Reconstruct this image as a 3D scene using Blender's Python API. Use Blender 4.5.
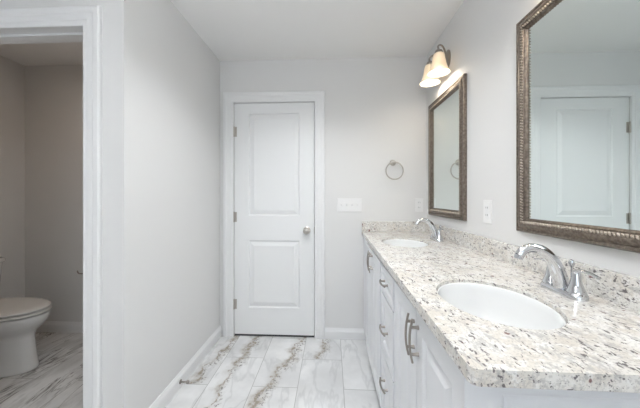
import bpy, bmesh, math, random
from mathutils import Vector, Matrix
random.seed(4)
PI = math.pi
for o in list(bpy.data.objects): bpy.data.objects.remove(o)
scn = bpy.context.scene
COL = scn.collection

# ------------------------------------------------------------------ camera
cam_d = bpy.data.cameras.new('camera'); cam = bpy.data.objects.new('camera', cam_d); COL.objects.link(cam)
cam.location = (0, 0, 1.2259)
cam.rotation_euler = (PI/2, 0, .0483)
cam_d.sensor_width = 36; cam_d.sensor_fit = 'HORIZONTAL'
cam_d.lens = 275.65/640*36
cam_d.shift_x = (320-318.02)/640
cam_d.shift_y = -(204-196.64)/640
cam_d.clip_start = .02
scn.camera = cam

# ------------------------------------------------------------------ world, light, exposure
scn.view_settings.view_transform = 'Standard'; scn.view_settings.look = 'None'
scn.view_settings.gamma = 1; scn.view_settings.use_curve_mapping = False
scn.view_settings.exposure = 0.34
w = bpy.data.worlds.new('sky'); scn.world = w; w.use_nodes = True
w.node_tree.nodes['Background'].inputs[0].default_value = (.75, .87, 1, 1)
w.node_tree.nodes['Background'].inputs[1].default_value = 1.0

def area(name, loc, rot, sx, sy, power, color, spread=PI):
    l = bpy.data.lights.new(name, 'AREA'); l.shape = 'RECTANGLE'; l.size = sx; l.size_y = sy
    l.energy = power; l.color = color; l.spread = spread
    o = bpy.data.objects.new(name, l); COL.objects.link(o); o.location = loc; o.rotation_euler = rot
    return o
REAR_FILL_POWER, CEIL_POWER, CEIL2_POWER, BULB_POWER = 7, 4.7, 15, .85
area('rear_fill_light', (-.2, -2.14, 1.55), (PI/2, 0, 0), 1.5, 1.1, REAR_FILL_POWER, (.86, .93, 1))      # fill added behind the camera, set at the rear window
H0 = 2.421
FILL_LAMPS = ((-1.3, -1.0, 2.20, CEIL_POWER, CEIL_POWER*3), (-.1, .15, 1.98, 1.0, CEIL2_POWER))          # two added unseen bowl lamps: fill light goes down and up
for lx, ly, lz, pw, pu in FILL_LAMPS:
    area('fill_light_down', (lx, ly, lz-.03), (0, 0, 0), .34, .34, pw, (.97, .98, 1))
    area('fill_light_up', (lx, ly, lz+.07), (PI, 0, 0), .30, .30, pu, (.97, .98, 1))
area('aisle_fill_light', (-.1, 1.42, H0-.012), (0, 0, 0), .16, .16, 6.3, (.95, .975, 1), 2.2)  # downlight added out of view to brighten the aisle floor and door
area('toilet_fill_light', (-1.75, 1.62, 2.345), (0, 0, 0), .2, .2, 1.7, (1, .74, .52))  # warm fill added for the toilet room, hidden from view

# ------------------------------------------------------------------ node helpers
class NT:
    def __init__(s, name):
        s.m = bpy.data.materials.new(name); s.m.use_nodes = True; s.t = s.m.node_tree
        s.b = s.t.nodes['Principled BSDF']
    def n(s, typ, **kw):
        x = s.t.nodes.new(typ)
        for k, v in kw.items(): setattr(x, k, v)
        return x
    def l(s, a, b): s.t.links.new(a, b)
    def put(s, sock, v):
        if isinstance(v, (int, float)): sock.default_value = v
        elif isinstance(v, tuple): sock.default_value = v
        else: s.l(v, sock)
    def math(s, op, *a, clamp=False):
        x = s.n('ShaderNodeMath', operation=op, use_clamp=clamp)
        for i, v in enumerate(a): s.put(x.inputs[i], v)
        return x.outputs[0]
    def coord(s, kind='Object'): return s.n('ShaderNodeTexCoord').outputs[kind]
    def geo(s): return s.n('ShaderNodeNewGeometry').outputs['Position']
    def mapping(s, v, scale=(1,1,1), rot=(0,0,0), loc=(0,0,0)):
        x = s.n('ShaderNodeMapping'); s.l(v, x.inputs[0])
        x.inputs['Scale'].default_value = scale; x.inputs['Rotation'].default_value = rot; x.inputs['Location'].default_value = loc
        return x.outputs[0]
    def noise(s, v, scale, detail=2, rough=.5, dist=0, out=0):
        x = s.n('ShaderNodeTexNoise'); s.l(v, x.inputs['Vector'])
        x.inputs['Scale'].default_value = scale; x.inputs['Detail'].default_value = detail
        x.inputs['Roughness'].default_value = rough; x.inputs['Distortion'].default_value = dist
        return x.outputs[out]
    def ramp(s, v, lo, hi, a=0., b=1., smooth=True):
        x = s.n('ShaderNodeMapRange', interpolation_type='SMOOTHSTEP' if smooth else 'LINEAR')
        s.put(x.inputs[0], v); s.put(x.inputs[1], lo); s.put(x.inputs[2], hi); s.put(x.inputs[3], a); s.put(x.inputs[4], b)
        return x.outputs[0]
    def mix(s, f, a, b):
        x = s.n('ShaderNodeMix', data_type='RGBA')
        s.put(x.inputs[0], f)
        for i, v in ((6, a), (7, b)):
            if isinstance(v, tuple) and len(v) == 3: v = v + (1,)
            s.put(x.inputs[i], v)
        return x.outputs[2]
    def bump(s, h, strength=.2, dist=.002):
        x = s.n('ShaderNodeBump'); x.inputs['Strength'].default_value = strength; x.inputs['Distance'].default_value = dist
        s.l(h, x.inputs['Height']); s.l(x.outputs[0], s.b.inputs['Normal'])

def simple(name, col, rough=.5, metal=0, bump=None, var=.0, spec=None, coat=0):
    k = NT(name); c = k.coord()
    k.b.inputs['Roughness'].default_value = rough; k.b.inputs['Metallic'].default_value = metal
    if spec is not None: k.b.inputs['Specular IOR Level'].default_value = spec
    if coat: k.b.inputs['Coat Weight'].default_value = coat; k.b.inputs['Coat Roughness'].default_value = .05
    n = k.noise(c, 3, 3)
    k.l(k.mix(n, tuple(x*(1-var) for x in col), tuple(min(1, x*(1+var)) for x in col)), k.b.inputs['Base Color'])
    if bump: k.bump(k.noise(c, bump[0], 3), bump[1], bump[2])
    return k.m
M = {}
M['wall'] = simple('wall_paint', (.76, .76, .755), .7, bump=(260, .08, .001), var=.008, spec=.2)
M['ceiling'] = simple('ceiling_paint', (.90, .895, .885), .85, bump=(180, .1, .001), var=.008, spec=.1)
M['trim'] = simple('white_trim_paint', (.82, .825, .83), .35, bump=(60, .03, .0005), var=.006)
M['door'] = simple('white_door_paint', (.82, .83, .835), .38, bump=(90, .04, .0006), var=.006)
M['cabinet'] = simple('white_cabinet_paint', (.80, .81, .83), .33, bump=(80, .03, .0005), var=.006)
M['porcelain'] = simple('white_porcelain', (.86, .87, .87), .08, var=.004, coat=.5)
M['toilet'] = simple('toilet_porcelain', (.80, .80, .79), .1, var=.004, coat=.4)
M['seat'] = simple('toilet_seat_plastic', (.80, .79, .77), .22, var=.004)
M['chrome'] = simple('polished_chrome', (.66, .67, .69), .06, 1)
M['nickel'] = simple('brushed_nickel', (.50, .47, .435), .3, 1, bump=(400, .05, .0003), var=.04)
M['bronze'] = simple('dark_nickel', (.36, .33, .30), .32, 1, var=.05)
M['plate'] = simple('white_plate_plastic', (.84, .84, .84), .3, var=.003)
M['slot'] = simple('dark_slot', (.10, .10, .10), .6)
M['gap'] = simple('door_gap_dark', (.05, .05, .055), .7)  # near-black for the shaded gap under the door
M['rubber'] = simple('grey_rubber_tip', (.30, .27, .25), .6)

# antique silver frame metal with rubbed highlights
k = NT('antique_silver_leaf'); c = k.coord()
k.b.inputs['Metallic'].default_value = .65; k.b.inputs['Roughness'].default_value = .38
k.l(k.mix(k.ramp(k.noise(c, 90, 4, .65), .35, .68), (.125, .100, .080), (.235, .195, .16)), k.b.inputs['Base Color'])
k.bump(k.noise(c, 220, 3), .08, .0006)
M['frame'] = k.m
k = NT('antique_silver_beading'); c = k.coord()
k.b.inputs['Metallic'].default_value = .7; k.b.inputs['Roughness'].default_value = .3
k.l(k.mix(k.ramp(k.noise(c, 120, 3, .6), .35, .65), (.30, .255, .21), (.50, .44, .38)), k.b.inputs['Base Color'])
M['bead'] = k.m
# mirror glass
k = NT('mirror_glass'); c = k.coord()
k.b.inputs['Metallic'].default_value = 1; k.b.inputs['Roughness'].default_value = .0
k.l(k.mix(k.noise(c, 1, 1), (.80, .865, .85), (.815, .875, .86)), k.b.inputs['Base Color'])
M['mirror'] = k.m
# lit frosted shade
k = NT('frosted_shade_glass'); c = k.coord()
k.b.inputs['Base Color'].default_value = (.78, .70, .58, 1); k.b.inputs['Roughness'].default_value = .4
k.b.inputs['Transmission Weight'].default_value = .25
k.l(k.mix(k.noise(c, 8, 2), (1, .80, .55), (1, .84, .62)), k.b.inputs['Emission Color'])
k.b.inputs['Emission Strength'].default_value = .16
M['shade'] = k.m
def emis(name, col, s):
    k = NT(name); c = k.coord()
    k.l(k.mix(k.noise(c, 5, 1), col, tuple(x*.98 for x in col)), k.b.inputs['Emission Color'])
    k.b.inputs['Base Color'].default_value = col + (1,)
    k.b.inputs['Emission Strength'].default_value = s
    return k.m
M['bulb'] = emis('lit_bulb', (1, .88, .68), 5)
M['diffuser'] = emis('fill_diffuser', (1, .97, .93), 1.5)  # glow of the added bowl lamps and downlight
M['dim'] = emis('dim_fill_diffuser', (1, .8, .6), .5)  # glow of the added toilet room lamp
# pane of the added window
k = NT('window_glass'); k.b.inputs['Roughness'].default_value = 0; k.b.inputs['Transmission Weight'].default_value = 1
k.l(k.mix(k.noise(k.coord(), 2, 1), (.97, 1, .99), (1, 1, 1)), k.b.inputs['Base Color']); k.b.inputs['IOR'].default_value = 1.02
M['glass'] = k.m

# speckled granite
def granite():
    k = NT('speckled_granite'); p = k.geo()
    k.b.inputs['Roughness'].default_value = .13
    q = k.mapping(p, scale=(1, .42, 1), rot=(0, 0, .12))
    base = k.mix(k.ramp(k.noise(p, 11, 4, .6), .38, .66), (.70, .66, .60), (.80, .79, .755))
    base = k.mix(k.math('MULTIPLY', k.ramp(k.noise(p, 38, 4, .65), .48, .64), .75), base, (.87, .865, .85))
    base = k.mix(k.math('MULTIPLY', k.ramp(k.noise(k.mapping(q, loc=(4, 1, 2)), 60, 4, .7), .52, .62), .62), base, (.42, .41, .405))
    base = k.mix(k.math('MULTIPLY', k.ramp(k.noise(k.mapping(p, loc=(14, 1, 2)), 170, 2, .6), .53, .60), .55), base, (.47, .45, .43))
    clump = k.ramp(k.noise(k.mapping(p, loc=(7, 3, 5)), 13, 2), .35, .62, .035, -.03)
    f1 = k.math('ADD', k.noise(k.mapping(q, loc=(9, 9, 1)), 150, 2.5, .55), k.math('MULTIPLY', clump, -1))
    base = k.mix(k.math('MULTIPLY', k.ramp(f1, .612, .648), .9), base, (.13, .115, .12))
    f2 = k.noise(k.mapping(q, loc=(2, 5, 8)), 82, 3, .6)
    base = k.mix(k.math('MULTIPLY', k.ramp(f2, .680, .71), .93), base, (.09, .08, .085))
    f3 = k.noise(k.mapping(p, loc=(21.3, 4.2, 3)), 33, 2, .5)
    base = k.mix(k.math('MULTIPLY', k.ramp(f3, .70, .73), .85), base, (.15, .045, .045))
    k.l(base, k.b.inputs['Base Color'])
    return k.m
M['granite'] = granite()

# marble look 12x24 floor tile
def floor_mat():
    k = NT('marble_floor_tile'); p = k.geo()
    sp = k.n('ShaderNodeSeparateXYZ'); k.l(p, sp.inputs[0]); x, y = sp.outputs[0], sp.outputs[1]
    W, LN = .2945, .612
    u = k.math('DIVIDE', k.math('SUBTRACT', x, .078), W)
    col = k.math('FLOOR', u); fu = k.math('SUBTRACT', u, col)
    par = k.math('FLOORED_MODULO', col, 2.0)
    v = k.math('DIVIDE', k.math('SUBTRACT', k.math('SUBTRACT', y, 1.76), k.math('MULTIPLY', par, .312)), LN)
    row = k.math('FLOOR', v); fv = k.math('SUBTRACT', v, row)
    eu = k.math('MULTIPLY', k.math('MINIMUM', fu, k.math('SUBTRACT', 1., fu)), W)
    ev = k.math('MULTIPLY', k.math('MINIMUM', fv, k.math('SUBTRACT', 1., fv)), LN)
    e = k.math('MINIMUM', eu, ev)
    grout = k.ramp(e, .0012, .0024, 1., 0.)
    cv = k.n('ShaderNodeCombineXYZ'); k.l(col, cv.inputs[0]); k.l(row, cv.inputs[1])
    wn = k.n('ShaderNodeTexWhiteNoise', noise_dimensions='3D'); k.l(cv.outputs[0], wn.inputs['Vector'])
    off = k.n('ShaderNodeVectorMath', operation='SCALE'); k.l(wn.outputs['Color'], off.inputs[0]); off.inputs['Scale'].default_value = 7
    pa = k.n('ShaderNodeVectorMath', operation='ADD'); k.l(p, pa.inputs[0]); k.l(off.outputs[0], pa.inputs[1]); pt = pa.outputs[0]
    base = k.mix(k.ramp(k.noise(pt, 3.2, 4, .6), .3, .7), (.66, .665, .665), (.82, .825, .825))
    # faint grey wisps running along the tile
    wis = k.noise(k.mapping(pt, scale=(1, .35, 1), rot=(0, 0, .25)), 4.5, 4, .55, .4)
    wm = k.ramp(k.math('ABSOLUTE', k.math('SUBTRACT', wis, .5)), 0., .035, 1., 0.)
    base = k.mix(k.math('MULTIPLY', wm, .28), base, (.40, .405, .41))
    nx = k.math('SUBTRACT', k.noise(k.mapping(p, loc=(3, 2, 0)), 6.5, 4, .6), .5)
    nz = k.noise(k.mapping(p, loc=(5, 2, 0)), 30, 4, .7)
    nb = k.noise(k.mapping(p, loc=(1, 8, 0)), 5, 2, .5)
    brown, dark = (.33, .285, .235), (.20, .19, .18)
    # bold veins: centre line x = a + b (y-2), only inside their own tile column
    for a, b, c0, y0, y1 in ((-.690, .09, -3, -9, 9), (-.345, .30, -2, -9, 9), (-.115, .16, -1, 2.08, 9), (-.885, .15, -4, 1.76, 9)):
        d = k.math('ADD', k.math('SUBTRACT', x, k.math('ADD', a, k.math('MULTIPLY', k.math('SUBTRACT', y, 2.), b))), k.math('MULTIPLY', nx, .26))
        ad = k.math('ABSOLUTE', d)
        inc = k.math('COMPARE', col, float(c0), .1)
        inc = k.math('MULTIPLY', inc, k.math('MULTIPLY', k.math('GREATER_THAN', y, float(y0)), k.math('LESS_THAN', y, float(y1))))
        halo = k.math('MULTIPLY', k.math('MULTIPLY', k.ramp(ad, 0., .075, 1., 0.), k.ramp(nb, .35, .6, .25, .85)), inc)
        base = k.mix(halo, base, (.50, .47, .43))
        core = k.math('MULTIPLY', k.math('MULTIPLY', k.ramp(ad, .002, k.ramp(nb, .35, .62, .012, .045), 1., 0.), k.ramp(nz, .44, .54, .12, .95)), inc)
        base = k.mix(core, base, brown)
        side = k.math('MULTIPLY', k.math('MULTIPLY', k.ramp(k.math('ABSOLUTE', k.math('SUBTRACT', d, .032)), 0., .04, 1., 0.), k.ramp(k.noise(p, 48, 4, .75), .53, .57, 0., .9)), inc)
        base = k.mix(side, base, dark)
    # toilet room tile veining, the dim room's shade painted into its charcoal tone
    tm = k.math('LESS_THAN', x, -1.15)
    tw = k.noise(k.mapping(p, scale=(1, .28, 1), rot=(0, 0, .27), loc=(2.2, .4, 0)), 4.2, 5, .62, .9)
    t1 = k.ramp(k.math('ABSOLUTE', k.math('SUBTRACT', tw, .5)), 0., .016, 1., 0.)
    base = k.mix(k.math('MULTIPLY', k.math('MULTIPLY', t1, tm), k.ramp(nb, .3, .6, .25, .85)), base, (.13, .12, .115))
    t2 = k.ramp(k.noise(k.mapping(p, scale=(1, .25, 1), rot=(0, 0, .27), loc=(7.2, .4, 0)), 11, 5, .65), .42, .72)
    base = k.mix(k.math('MULTIPLY', k.math('MULTIPLY', t2, tm), .38), base, (.33, .31, .295))
    base = k.mix(grout, base, (.40, .40, .39))
    k.l(base, k.b.inputs['Base Color'])
    k.b.inputs['Roughness'].default_value = .22
    k.bump(k.math('SUBTRACT', 1., grout), .5, .001)
    return k.m
M['floor'] = floor_mat()

# ------------------------------------------------------------------ object helpers
wl = {}
def obj(name, bm, mat, parent=None, smooth=False, weld=True):
    if weld: bmesh.ops.remove_doubles(bm, verts=bm.verts, dist=1e-6)
    bmesh.ops.recalc_face_normals(bm, faces=bm.faces)
    org = Vector((0, 0, 0)); p = parent
    if parent is not None: org = wl[parent.name]
    if org.length: bmesh.ops.translate(bm, verts=bm.verts, vec=-org)
    me = bpy.data.meshes.new(name); bm.to_mesh(me); bm.free()
    me.materials.append(mat)
    if smooth:
        for f in me.polygons: f.use_smooth = True
        if smooth != 'all':
            try: me.set_sharp_from_angle(angle=math.radians(35))
            except Exception: pass
    o = bpy.data.objects.new(name, me); COL.objects.link(o)
    if parent is not None: o.parent = parent
    wl[o.name] = org.copy()
    return o
def tag(o, label, cat, group=None):
    o['label'] = label; o['category'] = cat
    if group: o['group'] = group
    return o
def thing(name, label, cat, loc, group=None):
    o = bpy.data.objects.new(name, None); COL.objects.link(o); o.location = loc; o.empty_display_size = .05
    wl[o.name] = Vector(loc)
    return tag(o, label, cat, group)
def struct(name, bm, mat, **kw):
    o = obj(name, bm, mat, **kw); o['kind'] = 'structure'; return o
def copy_tree(o, delta, parent=None):
    c = o.copy(); COL.objects.link(c); c.parent = parent
    if parent is None: c.location = o.location + Vector(delta)
    wl[c.name] = wl[o.name] + Vector(delta)
    for ch in [x for x in COL.objects if x.parent == o]: copy_tree(ch, delta, c)
    return c

def bm_box(x0, x1, y0, y1, z0, z1, bm=None, bev=0):
    own = bmesh.new()
    g = bmesh.ops.create_cube(own, size=1)
    for v in own.verts:
        v.co = Vector((x0 + (v.co.x+.5)*(x1-x0), y0 + (v.co.y+.5)*(y1-y0), z0 + (v.co.z+.5)*(z1-z0)))
    if bev: bmesh.ops.bevel(own, geom=own.edges[:], offset=bev, segments=2, affect='EDGES', profile=.6)
    if bm is None: return own
    merge(bm, own); return bm
def merge(bm, other):
    me = bpy.data.meshes.new('tmp'); other.to_mesh(me); other.free(); bm.from_mesh(me); bpy.data.meshes.remove(me)
    return bm
def skin_rings(bm, rings, close=True, cap0=True, cap1=True):
    vs = [[bm.verts.new(p) for p in r] for r in rings]
    n = len(vs[0])
    for a, b in zip(vs, vs[1:]):
        for i in range(n if close else n-1):
            j = (i+1) % n
            bm.faces.new((a[i], a[j], b[j], b[i]))
    if cap0: bm.faces.new(vs[0][::-1])
    if cap1: bm.faces.new(vs[-1])
    return bm
def lathe(profile, axis='Z', at=(0,0,0), n=32, bm=None, sx=1, sy=1):
    """profile: (radius, distance along the axis)"""
    if bm is None: bm = bmesh.new()
    rings = []
    for r, h in profile:
        ring = []
        for i in range(n):
            a = 2*PI*i/n; u, v = max(r, 1e-4)*math.cos(a)*sx, max(r, 1e-4)*math.sin(a)*sy
            p = {'Z': (u, v, h), '-X': (-h, u, v), 'X': (h, u, v), '-Y': (u, -h, v), 'Y': (u, h, v)}[axis]
            ring.append(Vector(p) + Vector(at))
        rings.append(ring)
    return skin_rings(bm, rings)
def smooth_path(pts, sub=6):
    pts = [Vector(p) for p in pts]; out = []
    for i in range(len(pts)-1):
        p0 = pts[max(i-1, 0)]; p1 = pts[i]; p2 = pts[i+1]; p3 = pts[min(i+2, len(pts)-1)]
        for k in range(sub):
            t = k/sub
            out.append(.5*((2*p1) + (-p0+p2)*t + (2*p0-5*p1+4*p2-p3)*t*t + (-p0+3*p1-3*p2+p3)*t**3))
    out.append(pts[-1]); return out
def tube(pts, rad, n=14, bm=None, flat=1.0, up=None):
    """rad: number or list along pts; flat squashes along the second axis"""
    if bm is None: bm = bmesh.new()
    pts = [Vector(p) for p in pts]; rings = []; ref = Vector(up) if up else None
    for i, p in enumerate(pts):
        t = (pts[min(i+1, len(pts)-1)] - pts[max(i-1, 0)]).normalized()
        if ref is None:
            ref = Vector((0, 0, 1)) if abs(t.z) < .9 else Vector((1, 0, 0))
        a = (ref - t*ref.dot(t)).normalized(); b = t.cross(a)
        if not up: ref = a
        if isinstance(rad, (int, float)): r = rad
        else:
            s = i/(len(pts)-1)*(len(rad)-1); k0 = min(int(s), len(rad)-2); r = rad[k0] + (rad[k0+1]-rad[k0])*(s-k0)
        rings.append([p + a*math.cos(2*PI*j/n)*r*flat + b*math.sin(2*PI*j/n)*r for j in range(n)])
    return skin_rings(bm, rings)
def torus(center, R, r, normal='Y', n=48, m=12):
    bm = bmesh.new(); vs = []
    for i in range(n):
        a = 2*PI*i/n; row = []
        for j in range(m):
            b = 2*PI*j/m; q = R + r*math.cos(b); h = r*math.sin(b)
            p = (q*math.cos(a), h, q*math.sin(a)) if normal == 'Y' else (h, q*math.cos(a), q*math.sin(a))
            row.append(bm.verts.new(Vector(p) + Vector(center)))
        vs.append(row)
    for i in range(n):
        for j in range(m):
            bm.faces.new((vs[i][j], vs[(i+1) % n][j], vs[(i+1) % n][(j+1) % m], vs[i][(j+1) % m]))
    return bm
def frame_sweep(a0, a1, b0, b1, prof, mp, legs=False, bm=None):
    """mitred moulding round the rectangle a0..a1 x b0..b1; prof: (outward offset, height). legs: three sides, open at the bottom"""
    if bm is None: bm = bmesh.new()
    lines = []
    for u, h in prof:
        if legs: pts = [(a0-u, b0), (a0-u, b1+u), (a1+u, b1+u), (a1+u, b0)]
        else: pts = [(a0-u, b0-u), (a0-u, b1+u), (a1+u, b1+u), (a1+u, b0-u)]
        lines.append([bm.verts.new(mp(a, b, h)) for a, b in pts])
    n = 4
    for L1, L2 in zip(lines, lines[1:]):
        for i in range(n-1 if legs else n):
            j = (i+1) % n
            bm.faces.new((L1[i], L1[j], L2[j], L2[i]))
    if legs:
        bm.faces.new([l[0] for l in lines]); bm.faces.new([l[3] for l in lines][::-1])
    return bm
def panel_slab(a0, a1, b0, b1, th, panels, mp, raised=True, depth=.008, mold=.03):
    """slab with moulded panels (a0,a1,b0,b1) cut into the front (h = 0)"""
    bm = bmesh.new()
    def quad(p): bm.faces.new([bm.verts.new(mp(*q)) for q in p])
    def rect(x0, x1, y0, y1, h): quad([(x0, y0, h), (x1, y0, h), (x1, y1, h), (x0, y1, h)])
    pa0, pa1 = panels[0][0], panels[0][1]
    rect(a0, pa0, b0, b1, 0); rect(pa1, a1, b0, b1, 0)
    ps = sorted(panels, key=lambda p: p[2]); lo = b0
    for p in ps: rect(pa0, pa1, lo, p[2], 0); lo = p[3]
    rect(pa0, pa1, lo, b1, 0)
    for p in ps:
        steps = [(0, 0), (-.004, -.003), (-.009, -depth), (-.016, -depth)]
        if raised: steps += [(-.016-mold, -.0015), (-.018-mold, -.001)]
        frame_sweep(*p, steps, mp, bm=bm)
        s = -steps[-1][0]; rect(p[0]+s, p[1]-s, p[2]+s, p[3]-s, steps[-1][1])
    rect(a0, a1, b0, b1, -th)
    for e in ([(a0, b0), (a0, b1)], [(a0, b1), (a1, b1)], [(a1, b1), (a1, b0)], [(a1, b0), (a0, b0)]):
        quad([(e[0][0], e[0][1], 0), (e[1][0], e[1][1], 0), (e[1][0], e[1][1], -th), (e[0][0], e[0][1], -th)])
    return bm

# ------------------------------------------------------------------ structure
L, R, D, H = -.980, .8075, 2.3874, 2.421          # left wall, right wall, back wall, ceiling
FW0, FW1 = 1.2587, 1.374                          # wall with the toilet room doorway
TL = -2.80                                        # toilet room left wall
JX0, JX1, JZ = -1.89, -1.178, 2.035               # clear doorway
XL, YR = -2.9, -2.2                               # left and rear walls of the main room
struct('floor', bm_box(XL-.1, R+.1, YR-.1, D+.1, -.1, 0), M['floor'])
struct('ceiling', bm_box(XL-.1, R+.1, YR-.1, D+.1, H, H+.1), M['ceiling'])
DX0, DX1, DZ1 = -.853, -.149, 2.045               # closed door slab
b = bm_box(XL-.1, DX0-.004, D, D+.1, 0, H); bm_box(DX1+.004, R+.1, D, D+.1, 0, H, b); bm_box(DX0-.004, DX1+.004, D, D+.1, DZ1+.004, H, b)
bm_box(DX0-.004, DX1+.004, D+.05, D+.1, 0, DZ1+.004, b)
struct('wall_back', b, M['wall'], weld=False)
struct('wall_right', bm_box(R, R+.1, YR-.1, D, 0, H), M['wall'])
struct('wall_left', bm_box(L-.115, L, FW0, D, 0, H), M['wall'])
b = bm_box(JX1+.018, L-.115, FW0, FW1, 0, H); bm_box(XL, JX0-.018, FW0, FW1, 0, H, b); bm_box(JX0-.018, JX1+.018, FW0, FW1, JZ+.018, H, b)
struct('wall_front_left', b, M['wall'], weld=False)
struct('wall_toilet_left', bm_box(XL, TL, FW1, D, 0, H), M['wall'])
struct('wall_far_left', bm_box(XL-.1, XL, YR-.1, D, 0, H), M['wall'])
b = bm_box(XL, -1.0, YR-.1, YR, 0, H); bm_box(.6, R, YR-.1, YR, 0, H, b); bm_box(-1.0, .6, YR-.1, YR, 0, .95, b); bm_box(-1.0, .6, YR-.1, YR, 2.15, H, b)
struct('wall_rear', b, M['wall'], weld=False)
wf = frame_sweep(-1.0, .6, .95, 2.15, [(-.03, -.06), (-.03, .012), (0, .02), (.07, .02), (.08, .0)], lambda a, b_, h: (a, YR+h, b_))
bm_box(-.22, -.18, YR-.06, YR-.03, .98, 2.12, wf); bm_box(-.97, .57, YR-.06, YR-.03, 1.53, 1.57, wf)
wo = struct('added_window_1', wf, M['trim'], weld=False)  # rear window added out of frame as the source of the fill
obj('pane', bm_box(-.97, .57, YR-.048, YR-.044, .98, 2.12), M['glass'], wo)

CAS = [(0, 0), (0, .010), (.006, .013), (.022, .013), (.026, .016), (.052, .017), (.058, .021), (.080, .021), (.088, .017), (.088, 0)]
mp_back = lambda a, b_, h: (a, D-h, b_)
mp_front = lambda a, b_, h: (a, FW0-h, b_)
struct('trim_1', frame_sweep(DX0-.006, DX1+.006, 0, DZ1+.006, CAS, mp_back, legs=True), M['trim'])
struct('trim_2', frame_sweep(JX0-.0, JX1+.004, 0, JZ+.0, CAS, mp_front, legs=True), M['trim'])
# jamb lining of the doorway with its door stop, and the casing on the toilet side
b = bm_box(JX1, JX1+.018, FW0+.0005, FW1-.0005, 0, JZ+.018); bm_box(JX0-.018, JX0, FW0+.0005, FW1-.0005, 0, JZ+.018, b)
bm_box(JX0, JX1, FW0+.0005, FW1-.0005, JZ, JZ+.018, b)
bm_box(JX1-.011, JX1, 1.30, 1.335, 0, JZ, b); bm_box(JX0, JX0+.011, 1.30, 1.335, 0, JZ, b); bm_box(JX0+.011, JX1-.011, 1.30, 1.335, JZ-.011, JZ, b)
struct('trim_3', b, M['trim'], weld=False)
struct('trim_4', frame_sweep(JX0, JX1+.0, 0, JZ, [(u, h*.9) for u, h in CAS[:5]] + [(.07, .018), (.07, 0)], lambda a, b_, h: (a, FW1+h, b_), legs=True), M['trim'])
BASE = [(0, .0), (.014, .0), (.014, .062), (.011, .072), (.006, .082), (.004, .090), (0, .092)]
def baseboard(name, p0, p1, nrm):
    bm = bmesh.new()
    ra = [Vector((p0[0]+nrm[0]*d, p0[1]+nrm[1]*d, z)) for d, z in BASE]
    rb = [Vector((p1[0]+nrm[0]*d, p1[1]+nrm[1]*d, z)) for d, z in BASE]
    skin_rings(bm, [ra, rb]); return struct(name, bm, M['trim'])
baseboard('baseboard_left', (L, FW0-.014, 0), (L, D, 0), (1, 0))
baseboard('baseboard_back', (DX1+.094, D), (.34, D), (0, -1))
baseboard('baseboard_entry', (-1.086, FW0), (L, FW0), (0, -1))
baseboard('baseboard_toilet_back', (TL, D), (L-.115, D), (0, -1))
baseboard('baseboard_toilet_left', (TL, FW1), (TL, D), (1, 0))
baseboard('baseboard_toilet_right', (L-.115, FW1+.001), (L-.115, D), (-1, 0))
baseboard('baseboard_far_left', (XL, YR), (XL, FW0), (1, 0))
baseboard('baseboard_rear', (XL, YR), (R, YR), (0, 1))
baseboard('baseboard_right', (R, YR), (R, .52), (-1, 0))

# closed two panel door
door = struct('door_1', panel_slab(DX0, DX1, .018, DZ1, .035, [(-.727, -.277, .252, .842), (-.727, -.277, 1.060, 1.956)],
              lambda a, b_, h: (a, D+.004-h, b_)), M['door'])
kb = lathe([(.0, -.004), (.031, -.004), (.032, .004), (.027, .008), (.012, .011), (.011, .030), (.020, .036), (.0275, .046), (.028, .056), (.023, .065), (.010, .069), (0, .070)], '-Y', (-.212, D, .932), 28)
obj('door_knob', kb, M['nickel'], door, smooth=True)
for z in (1.797, 1.047, .281):
    h = lathe([(0, -.046), (.0035, -.046), (.0062, -.043), (.0062, .043), (.0035, .046), (0, .046)], 'Z', (DX0-.001, D-.004, z), 14)
    bm_box(DX0, DX0+.022, D+.001, D+.0045, z-.043, z+.043, h)
    obj('hinge', h, M['nickel'], door, smooth=True, weld=False)
obj('latch', bm_box(DX1-.001, DX1+.003, D-.001, D+.02, .905, .96), M['nickel'], door)
obj('door_gap_shade', bm_box(DX0+.002, DX1-.002, D+.006, D+.04, .002, .0175), M['gap'], door)  # dark strip stands in for the shade in the gap under the door

# ------------------------------------------------------------------ vanity cabinet
CX = .276                                          # face of the cabinet box
CE, ZT, ZK = .545, .898, .105                      # near end, underside of worktop, top of toe kick
van = thing('vanity_cabinet', 'long white double vanity cabinet with panelled doors and three drawers along the right wall', 'cabinet', ((CX+R)/2, (CE+D)/2, 0))
b = bm_box(CX, CX+.02, CE+.0205, D-.002, ZK, ZT); bm_box(CX+.02, R-.003, D-.02, D-.002, ZK, ZT, b); bm_box(CX+.02, R-.003, CE+.021, D-.02, ZK, ZK+.018, b)
bm_box(R-.015, R-.003, CE+.021, D-.02, ZK+.018, ZT, b)
bm_box(CX+.07, CX+.085, CE+.021, D-.002, 0, ZK, b)
obj('carcass', b, M['cabinet'], van, weld=False)
obj('end_panel', panel_slab(CX, R-.003, ZK-.105, ZT, .02, [(CX+.05, R-.05, .17, ZT-.05)], lambda a, b_, h: (a, CE-h, b_), mold=.025), M['cabinet'], van)
mpc = lambda a, b_, h: (CX-.019-h, a, b_)
def pull(parent, y, z, ax):
    l = .064 if ax == 'v' else .054
    def P(s, d): return (CX-.019-d, y, z+s) if ax == 'v' else (CX-.019-d, y+s, z)
    bar = tube(smooth_path([P(-l, .018), P(-l*.5, .0245), P(0, .0265), P(l*.5, .0245), P(l, .018)], 5), .0046, 12, flat=.75)
    o = obj('pull_handle', bar, M['bronze'], parent, smooth=True)
    for s in (-l*.62, l*.62):
        r = (.0055, .0048); A, B = Vector(P(s, .0)), Vector(P(s, .0235))
        obj('post', tube([A, A+(B-A)*.5, B], [.0062, .0045, .0045], 12), M['bronze'], o, smooth=True)
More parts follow.
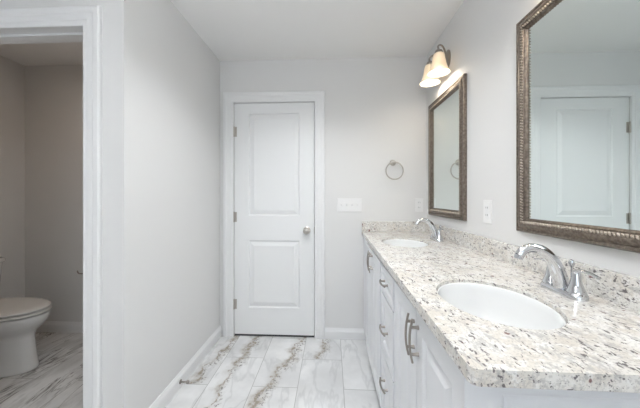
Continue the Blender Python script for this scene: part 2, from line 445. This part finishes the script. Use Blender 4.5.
def cab_front(name, y0, y1, z0, z1, pl):
    st = .050 if z1-z0 > .2 else .034
    if name == 'door': st = .055
    p = panel_slab(y0, y1, z0, z1, .019, [(y0+st, y1-st, z0+st, z1-st)], mpc, mold=.022 if z1-z0 > .2 else .012, depth=.009)
    o = obj(name, p, M['cabinet'], van)
    pull(o, *pl)
cab_front('door', .5455, .8475, ZK+.012, .882, (.826, .800, 'v'))
cab_front('door', .8515, 1.137, ZK+.012, .882, (.868, .800, 'v'))
cab_front('drawer', 1.165, 1.440, .748, .882, (1.305, .820, 'h'))
cab_front('drawer', 1.165, 1.440, .455, .740, (1.305, .600, 'h'))
cab_front('drawer', 1.165, 1.440, ZK+.012, .447, (1.305, .342, 'h'))
cab_front('door', 1.468, 1.758, ZK+.012, .882, (1.733, .815, 'v'))
cab_front('door', 1.762, 2.052, ZK+.012, .882, (1.787, .815, 'v'))

# ------------------------------------------------------------------ granite worktop with two sink holes
WT, WB = .930, .900
S1, S2 = (.466, .822), (.476, 1.822)
AX, AY = .143, .186
top = thing('granite_countertop', 'speckled cream granite worktop with two oval sink cut-outs on the white vanity', 'countertop', (.52, 1.43, WB))
def worktop():
    bm = bmesh.new()
    out = []
    def arc(cx, cy, r, a0, a1, n=6):
        for i in range(n+1):
            a = a0 + (a1-a0)*i/n; out.append((cx+r*math.cos(a), cy+r*math.sin(a)))
    yn, xn, xb = .485, .240, .262
    arc(xn+.016, yn+.016, .016, PI, 1.5*PI)
    out += [(R, yn-.006), (R, D), (xb, D)]
    loops = [out]
    for cx, cy in (S1, S2): loops.append([(cx+AX*math.cos(2*PI*i/64), cy+AY*math.sin(2*PI*i/64)) for i in range(64)])
    es = []
    for lp in loops:
        v = [bm.verts.new((x, y, WT)) for x, y in lp]
        es += [bm.edges.new((v[i], v[(i+1) % len(v)])) for i in range(len(v))]
    bmesh.ops.triangle_fill(bm, use_beauty=True, use_dissolve=False, edges=es, normal=(0, 0, 1))
    r = bmesh.ops.extrude_face_region(bm, geom=bm.faces[:])
    for v in [g for g in r['geom'] if isinstance(g, bmesh.types.BMVert)]: v.co.z = WB
    return bm
wo = obj('slab', worktop(), M['granite'], top)
md = wo.modifiers.new('edge', 'BEVEL'); md.width = .0035; md.segments = 3; md.limit_method = 'ANGLE'; md.angle_limit = math.radians(40)
tag(obj('granite_backsplash', bm_box(R-.020, R, .478, D-.020, WT, 1.014, bev=.002), M['granite']), 'long speckled granite backsplash strip along the right wall under the mirrors', 'backsplash')
tag(obj('granite_backsplash', bm_box(.262, R, D-.020, D, WT, 1.014, bev=.002), M['granite']), 'short speckled granite backsplash strip on the back wall behind the far sink', 'backsplash')

def sink(c, label):
    cx, cy = c
    t = thing('sink_basin', label, 'sink', (cx, cy, .76), 'oval undermount sinks')
    bm = bmesh.new(); rings = []
    prof = [(.990, .9185), (.975, .9205), (.962, .916), (.955, .900), (.93, .850), (.88, .808), (.74, .782), (.52, .769), (.28, .764), (.13, .762)]
    outer = [(.16, .752), (.5, .757), (.78, .770), (.93, .797), (.965, .838), (.985, .875), (.992, .905)]
    for s, z in prof + outer:
        rings.append([Vector((cx+AX*s*math.cos(2*PI*i/56)*(1 if s > .2 else AY/AX*.9), cy+AY*s*math.sin(2*PI*i/56), z)) for i in range(56)])
    vs = [[bm.verts.new(p) for p in r] for r in rings]
    for a, b_ in zip(vs, vs[1:] + vs[:1]):
        for i in range(56): bm.faces.new((a[i], a[(i+1) % 56], b_[(i+1) % 56], b_[i]))
    obj('bowl', bm, M['porcelain'], t, smooth='all')
    obj('drain', lathe([(0, .745), (.018, .745), (.018, .760), (.024, .7635), (.024, .766), (.017, .766), (.015, .7635), (.006, .767), (0, .768)], 'Z', (cx, cy, 0), 28), M['chrome'], t, smooth=True)
    return t
sink(S1, 'white oval sink basin nearer the camera, in front of the near faucet')
sink(S2, 'white oval sink basin at the far end of the worktop near the back wall')

def faucet(y, label):
    x = .712; z = WT
    t = thing('sink_faucet', label, 'faucet', (x, y, z), 'chrome two handle sink faucets')
    # base plate, a rounded bar
    bm = bmesh.new()
    def ov(s, zz): return [Vector((x+.027*s*math.cos(a)*(1 if abs(math.cos(a)) > 0 else 1), y+(.047*(1 if math.sin(a) > 0 else -1) if abs(math.sin(a)) > 1e-6 else 0)+.027*s*math.sin(a), zz)) for a in [2*PI*(i+.5)/32 for i in range(32)]]
    skin_rings(bm, [ov(1, z), ov(1, z+.008), ov(.93, z+.014), ov(.8, z+.017)])
    obj('base_plate', bm, M['chrome'], t, smooth=True)
    sp = smooth_path([(x-.002, y, z+.012), (x-.012, y, z+.055), (x-.032, y, z+.100), (x-.062, y, z+.129), (x-.092, y, z+.137), (x-.117, y, z+.130), (x-.129, y, z+.114)], 6)
    obj('spout', tube(sp, [.0225, .0200, .0175, .0155, .0142, .0134, .0130], 20), M['chrome'], t, smooth=True)
    obj('aerator', tube([(x-.129, y, z+.115), (x-.133, y, z+.103)], [.0132, .0122], 20), M['chrome'], t, smooth=True)
    rod = lathe([(0, z+.012), (.003, z+.012), (.003, z+.078), (.006, z+.083), (.0085, z+.092), (.006, z+.101), (0, z+.103)], 'Z', (x+.026, y, 0), 14)
    obj('lift_rod', rod, M['chrome'], t, smooth=True)
    for s in (-1, 1):
        hy = y + s*.046
        hb = lathe([(0, z+.014), (.0235, z+.014), (.0235, z+.021), (.0205, z+.026), (.0145, z+.043), (.0112, z+.062), (.0105, z+.072), (.008, z+.077), (0, z+.078)], 'Z', (x, hy, 0), 24)
        h = obj('handle', hb, M['chrome'], t, smooth=True)
        lv = smooth_path([(x, hy-s*.004, z+.074), (x, hy+s*.014, z+.083), (x, hy+s*.040, z+.084), (x, hy+s*.068, z+.078)], 5)
        obj('lever', tube(lv, [.0095, .0085, .0078, .0070], 14, flat=.6), M['chrome'], h, smooth=True)
    return t
faucet(.884, 'chrome arched faucet with two levers behind the near sink')
faucet(1.905, 'chrome arched faucet with two levers behind the far sink by the back wall')

# ------------------------------------------------------------------ framed mirrors
def framed_mirror(label, y0, y1, z0, z1):
    t = thing('framed_mirror', label, 'mirror', (R, (y0+y1)/2, z0), 'antique silver framed wall mirrors')
    mp = lambda a, b_, h: (R-h, a, b_)
    fw = .058
    prof = [(fw, 0), (fw, .016), (fw-.004, .022), (fw-.010, .022), (fw-.014, .019), (fw-.019, .022), (fw-.026, .028), (fw-.034, .029), (fw-.038, .026), (.014, .024), (.010, .018), (.006, .018), (.002, .014), (0, .010), (0, 0)]
    obj('frame', frame_sweep(y0+fw, y1-fw, z0+fw, z1-fw, prof, mp), M['frame'], t, smooth=True)
    # slanted beads along the inner ridge
    bm = bmesh.new(); u = .0165; pitch = .0115
    ca0, ca1, cb0, cb1 = y0+fw-u, y1-fw+u, z0+fw-u, z1-fw+u
    def bead(a, b_, horiz):
        l, wd = .0068, .0040
        ang = .6
        pts = []
        rr = []
        for ph, rad in ((-.5*PI, .05), (-.25*PI, .72), (0, 1.), (.25*PI, .72), (.5*PI, .05)):
            ring = []
            for i in range(6):
                q = 2*PI*i/6
                s_ = math.sin(ph)*l; w_ = wd*rad*math.cos(q); h_ = .0045*rad*math.sin(q)+.0255
                if horiz: du, dv = w_+s_*.45, s_*.9
                else: du, dv = s_*.9, w_+s_*.45
                ring.append(Vector(mp(a+du, b_+dv, h_)))
            rr.append(ring)
        skin_rings(bm, rr)
    n = int((ca1-ca0)/pitch)
    for i in range(n+1):
        for bb in (cb0, cb1): bead(ca0+(ca1-ca0)*i/n, bb, True)
    n = int((cb1-cb0)/pitch)
    for i in range(1, n):
        for aa in (ca0, ca1): bead(aa, cb0+(cb1-cb0)*i/n, False)
    obj('beading', bm, M['bead'], t, smooth='all', weld=False)
    g = fw+.001
    obj('glass', bm_box(R-.0095, R-.003, y0+fw-.002, y1-fw+.002, z0+fw-.002, z1-fw+.002), M['mirror'], t)
    return t
framed_mirror('far mirror in a bronze-silver beaded frame, directly beneath the lit wall sconce', 1.684, 2.279, 1.081, 1.961)
framed_mirror('large near mirror in a bronze-silver beaded frame, cut off by the right picture edge', .620, 1.216, 1.080, 1.963)

# ------------------------------------------------------------------ wall sconces
def sconce(yc, label, group):
    t = thing('wall_sconce', label, 'wall light', (R, yc, 2.15), group)
    bm = lathe([(0, 0), (.058, 0), (.058, .006), (.050, .012), (.030, .018), (.012, .022), (0, .023)], '-X', (R, yc, 2.178), 32, sx=.75, sy=1.08)
    obj('back_plate', bm, M['bronze'], t, smooth=True)
    for s in (-1, 1):
        y = yc + s*.082; xs = R-.095; zr = 2.050
        arm = smooth_path([(R-.012, yc+s*.012, 2.180), (R-.030, yc+s*.030, 2.206), (R-.055, yc+s*.052, 2.236), (R-.080, yc+s*.070, 2.240), (xs-.004, y, 2.224), (xs, y, 2.196)], 6)
        obj('arm', tube(arm, .0058, 12), M['bronze'], t, smooth=True)
        obj('shade_holder', lathe([(0, 2.206), (.010, 2.205), (.022, 2.196), (.028, 2.180), (.028, 2.172), (0, 2.172)], 'Z', (xs, y, 0), 24), M['bronze'], t, smooth=True)
        prof = [(.026, 2.178), (.033, 2.172), (.038, 2.154), (.042, 2.130), (.047, 2.105), (.054, 2.080), (.063, 2.060), (.072, 2.048), (.068, 2.047), (.051, 2.080), (.044, 2.105), (.039, 2.130), (.035, 2.152), (.024, 2.172)]
        bmx = bmesh.new(); rings = [[bmx.verts.new((xs+r*math.cos(2*PI*i/36), y+r*math.sin(2*PI*i/36), z)) for i in range(36)] for r, z in prof]
        for a, b_ in zip(rings, rings[1:] + rings[:1]):
            for i in range(36): bmx.faces.new((a[i], a[(i+1) % 36], b_[(i+1) % 36], b_[i]))
        sh = obj('glass_shade', bmx, M['shade'], t, smooth=True); sh['label'] = 'lit frosted bell shade'
        obj('bulb', lathe([(0, 2.172), (.013, 2.172), (.014, 2.140), (.022, 2.125), (.026, 2.108), (.021, 2.092), (.010, 2.084), (0, 2.083)], 'Z', (xs, y, 0), 20), M['bulb'], t, smooth=True)
        l = bpy.data.lights.new('bulb_light', 'POINT'); l.energy = BULB_POWER; l.color = (1, .90, .77); l.shadow_soft_size = .03
        lo = bpy.data.objects.new('bulb_light', l); COL.objects.link(lo); lo.location = (xs, y, 2.066)
    return t
sconce(1.950, 'two-light wall sconce with lit bell shades above the far mirror', None)
sconce(.914, 'added two-light wall sconce above the near mirror, out of frame', None)  # second sconce added out of frame for its light

# bowl lamps added out of frame to light the room
for (lx, ly, lz, pw, pu), nm in zip(FILL_LAMPS, ('added unseen bowl lamp hanging in the middle of the main room', 'added unseen bowl lamp hanging over the vanity aisle')):
    t = thing('added_ceiling_lamp', nm, 'added ceiling light', (lx, ly, H))
    obj('canopy', lathe([(0, H), (.065, H), (.065, H-.012), (.02, H-.025), (.008, H-.03), (.008, lz+.015), (0, lz+.015)], 'Z', (lx, ly, 0), 32), M['nickel'], t, smooth=True)
    obj('bowl', lathe([(0, lz-.02), (.10, lz-.018), (.17, lz), (.205, lz+.035), (.21, lz+.062), (.205, lz+.062), (.198, lz+.038), (.165, lz+.008), (.10, lz-.008), (0, lz-.010)], 'Z', (lx, ly, 0), 40), M['diffuser'], t, smooth=True)
t = thing('added_downlight', 'added unseen recessed downlight over the aisle in front of the door', 'added ceiling light', (-.1, 1.42, H))
obj('trim_ring', lathe([(.118, H), (.118, H-.004), (.112, H-.007), (.096, H-.007), (.092, H)], 'Z', (-.1, 1.42, 0), 36), M['plate'], t, smooth=True)
obj('diffuser', lathe([(0, H-.001), (.091, H-.001), (.091, H-.004), (0, H-.004)], 'Z', (-.1, 1.42, 0), 36), M['diffuser'], t)
t = thing('added_ceiling_lamp', 'added unseen small round ceiling lamp of the toilet room', 'added ceiling light', (-1.75, 1.62, H))
obj('rim', lathe([(0, H), (.13, H), (.13, H-.02), (.12, H-.026), (0, H-.026)], 'Z', (-1.75, 1.62, 0), 36), M['nickel'], t, smooth=True)
obj('diffuser', lathe([(0, H-.026), (.118, H-.026), (.11, H-.045), (.07, H-.062), (0, H-.068)], 'Z', (-1.75, 1.62, 0), 36), M['dim'], t, smooth=True)

# ------------------------------------------------------------------ towel ring
t = thing('towel_ring', 'round brushed nickel towel ring on the back wall beside the far mirror', 'towel ring', (.524, D, 1.515))
obj('mount', lathe([(0, 0), (.0245, 0), (.026, .006), (.021, .012), (.010, .016), (.009, .036), (.013, .042), (.013, .050), (0, .054)], '-Y', (.524, D, 1.515), 28), M['nickel'], t, smooth=True)
obj('ring', torus((.531, D-.044, 1.444), .072, .0052, 'Y'), M['nickel'], t, smooth='all')

# ------------------------------------------------------------------ switch and outlets
t = thing('light_switch_plate', 'white four-gang light switch plate on the back wall right of the door', 'light switch', (.156, D, 1.154))
obj('plate', bm_box(.051, .262, D-.006, D, 1.096, 1.213, bev=.0022), M['plate'], t)
for i in range(4):
    x = .156 + (i-1.5)*.046
    s = obj('toggle', bm_box(x-.0055, x+.0055, D-.0075, D-.0058, 1.142, 1.166), M['trim'], t)
    obj('lever', tube([(x, D-.006, 1.153), (x, D-.016, 1.161)], [.0048, .0038], 8), M['plate'], s)
    for dz in (-.030, .030): obj('screw', lathe([(0, 0), (.003, 0), (.003, .0012), (0, .0016)], '-Y', (x, D-.0058, 1.154+dz), 10), M['trim'], t)
t = thing('wall_outlet', 'white duplex outlet on the back wall beside the towel ring', 'outlet', (.745, D, 1.152))
obj('plate', bm_box(.711, .779, D-.006, D, 1.096, 1.210, bev=.0022), M['plate'], t)
for dz in (-.021, .021):
    r = obj('receptacle', lathe([(0, 0), (.0165, 0), (.0165, .002), (0, .0022)], '-Y', (.745, D-.0055, 1.153+dz), 20), M['trim'], t)
    b = bm_box(.7375, .7395, D-.0082, D-.0075, 1.152+dz, 1.161+dz); bm_box(.7505, .7525, D-.0082, D-.0075, 1.152+dz, 1.161+dz, b)
    obj('slots', b, M['slot'], r)
t = thing('wall_outlet', 'white duplex outlet on the right wall between the two mirrors', 'outlet', (R, 1.460, 1.148))
obj('plate', bm_box(R-.006, R, 1.424, 1.496, 1.088, 1.208, bev=.0022), M['plate'], t)
obj('receptacle', bm_box(R-.0078, R-.0055, 1.4435, 1.4765, 1.114, 1.182, bev=.001), M['trim'], t)
for dz in (-.019, .019):
    b = bm_box(R-.0086, R-.0076, 1.4515, 1.4535, 1.146+dz, 1.155+dz); bm_box(R-.0086, R-.0076, 1.4665, 1.4685, 1.146+dz, 1.155+dz, b)
    obj('slots', b, M['slot'], t)

# ------------------------------------------------------------------ door stop on the left baseboard
t = thing('door_stop', 'small metal door stop on the left baseboard', 'door stop', (L+.013, 1.722, .045))
obj('flange', lathe([(0, 0), (.014, 0), (.014, .003), (.006, .006), (0, .006)], 'X', (L+.0135, 1.722, .040), 16), M['bronze'], t, smooth=True)
obj('rod', tube([(L+.018, 1.722, .040), (L+.060, 1.722, .040)], .0048, 12), M['bronze'], t, smooth=True)
obj('tip', lathe([(0, 0), (.010, 0), (.0115, .004), (.0115, .010), (.008, .014), (0, .014)], 'X', (L+.056, 1.722, .040), 16), M['rubber'], t, smooth=True)

# ------------------------------------------------------------------ toilet (faces +X)
TX, TY = TL, 1.862
toi = thing('toilet', 'white two-piece toilet with closed lid seen through the doorway', 'toilet', (TX+.35, TY, 0))
def egg(xb, xf, hw, z, n=44, blunt=.0):
    """plan outline: rounded back at xb, long oval nose at xf"""
    xm = xb + (xf-xb)*.42; out = []
    for i in range(n):
        a = 2*PI*i/n; c_, s_ = math.cos(a), math.sin(a)
        if c_ >= 0: px = xm + (xf-xm)*(abs(c_)**(1-.12*blunt))
        else: px = xm - (xm-xb)*(abs(c_)**.75)
        out.append(Vector((TX+px, TY+hw*(abs(s_)**.92)*(1 if s_ >= 0 else -1), z)))
    return out
bm = bmesh.new()
skin_rings(bm, [egg(.14, .728, .130, .0), egg(.14, .731, .132, .008), egg(.145, .727, .127, .03), egg(.15, .715, .121, .10), egg(.15, .706, .118, .18), egg(.15, .700, .119, .235), egg(.14, .704, .126, .262),
                egg(.12, .728, .147, .290), egg(.09, .764, .168, .325), egg(.08, .790, .179, .355), egg(.07, .799, .182, .380), egg(.07, .800, .182, .396), egg(.075, .796, .180, .403), egg(.09, .783, .170, .405)])
obj('bowl', bm, M['toilet'], toi, smooth='all')
bm = bmesh.new()
skin_rings(bm, [egg(.20, .793, .175, .4135), egg(.195, .803, .182, .418), egg(.195, .804, .183, .428), egg(.20, .797, .178, .432)])
obj('seat', bm, M['seat'], toi, smooth=True)
bm = bmesh.new()
skin_rings(bm, [egg(.20, .791, .174, .4400), egg(.195, .801, .181, .444), egg(.195, .802, .182, .451), egg(.20, .792, .176, .458), egg(.23, .74, .15, .4635), egg(.30, .60, .08, .4665)])
obj('lid', bm, M['seat'], toi, smooth='all')
for s in (-.075, .075): obj('hinge', tube([(TX+.205, TY+s-.018, .436), (TX+.205, TY+s+.018, .436)], .014, 12), M['seat'], toi, smooth=True)
def rrect(x0, x1, y0, y1, z, r=.035, n=5):
    out = []
    for cx, cy, a0 in ((x1-r, y1-r, 0), (x0+r, y1-r, PI/2), (x0+r, y0+r, PI), (x1-r, y0+r, 1.5*PI)):
        for i in range(n+1):
            a = a0+PI/2*i/n; out.append(Vector((cx+r*math.cos(a), cy+r*math.sin(a), z)))
    return out
bm = bmesh.new()
skin_rings(bm, [rrect(TX+.03, TX+.175, TY-.19, TY+.19, .40), rrect(TX+.02, TX+.185, TY-.205, TY+.205, .42), rrect(TX+.012, TX+.20, TY-.225, TY+.225, .73)])
obj('tank', bm, M['toilet'], toi, smooth=True)
bm = bmesh.new()
skin_rings(bm, [rrect(TX+.008, TX+.206, TY-.232, TY+.232, .731), rrect(TX+.004, TX+.212, TY-.237, TY+.237, .738), rrect(TX+.004, TX+.212, TY-.237, TY+.237, .757), rrect(TX+.012, TX+.204, TY-.229, TY+.229, .768)])
obj('tank_lid', bm, M['toilet'], toi, smooth=True)
b = lathe([(0, 0), (.012, 0), (.012, .012), (0, .014)], 'X', (TX+.193, TY-.16, .68), 14)
tube([(TX+.208, TY-.165, .68), (TX+.214, TY-.09, .672)], [.006, .007], 10, b)
obj('flush_lever', b, M['chrome'], toi, smooth=True, weld=False)

toi.scale = (.95, 1, .965); toi.location.x = TX + .35*.95 - .002

# toilet paper holder on the toilet room back wall
t = thing('toilet_paper_holder', 'small nickel toilet paper holder on the toilet room back wall', 'toilet paper holder', (-2.10, D, .555))
obj('mount', lathe([(0, 0), (.022, 0), (.023, .006), (.012, .012), (.009, .05), (.010, .058), (0, .060)], '-Y', (-2.10, D, .555), 22), M['nickel'], t, smooth=True)
obj('arm', tube(smooth_path([(-2.10, D-.052, .555), (-2.16, D-.056, .548), (-2.215, D-.056, .546), (-2.235, D-.056, .552), (-2.243, D-.056, .572)], 5), [.006, .006, .0055, .005], 12), M['bronze'], t, smooth=True)
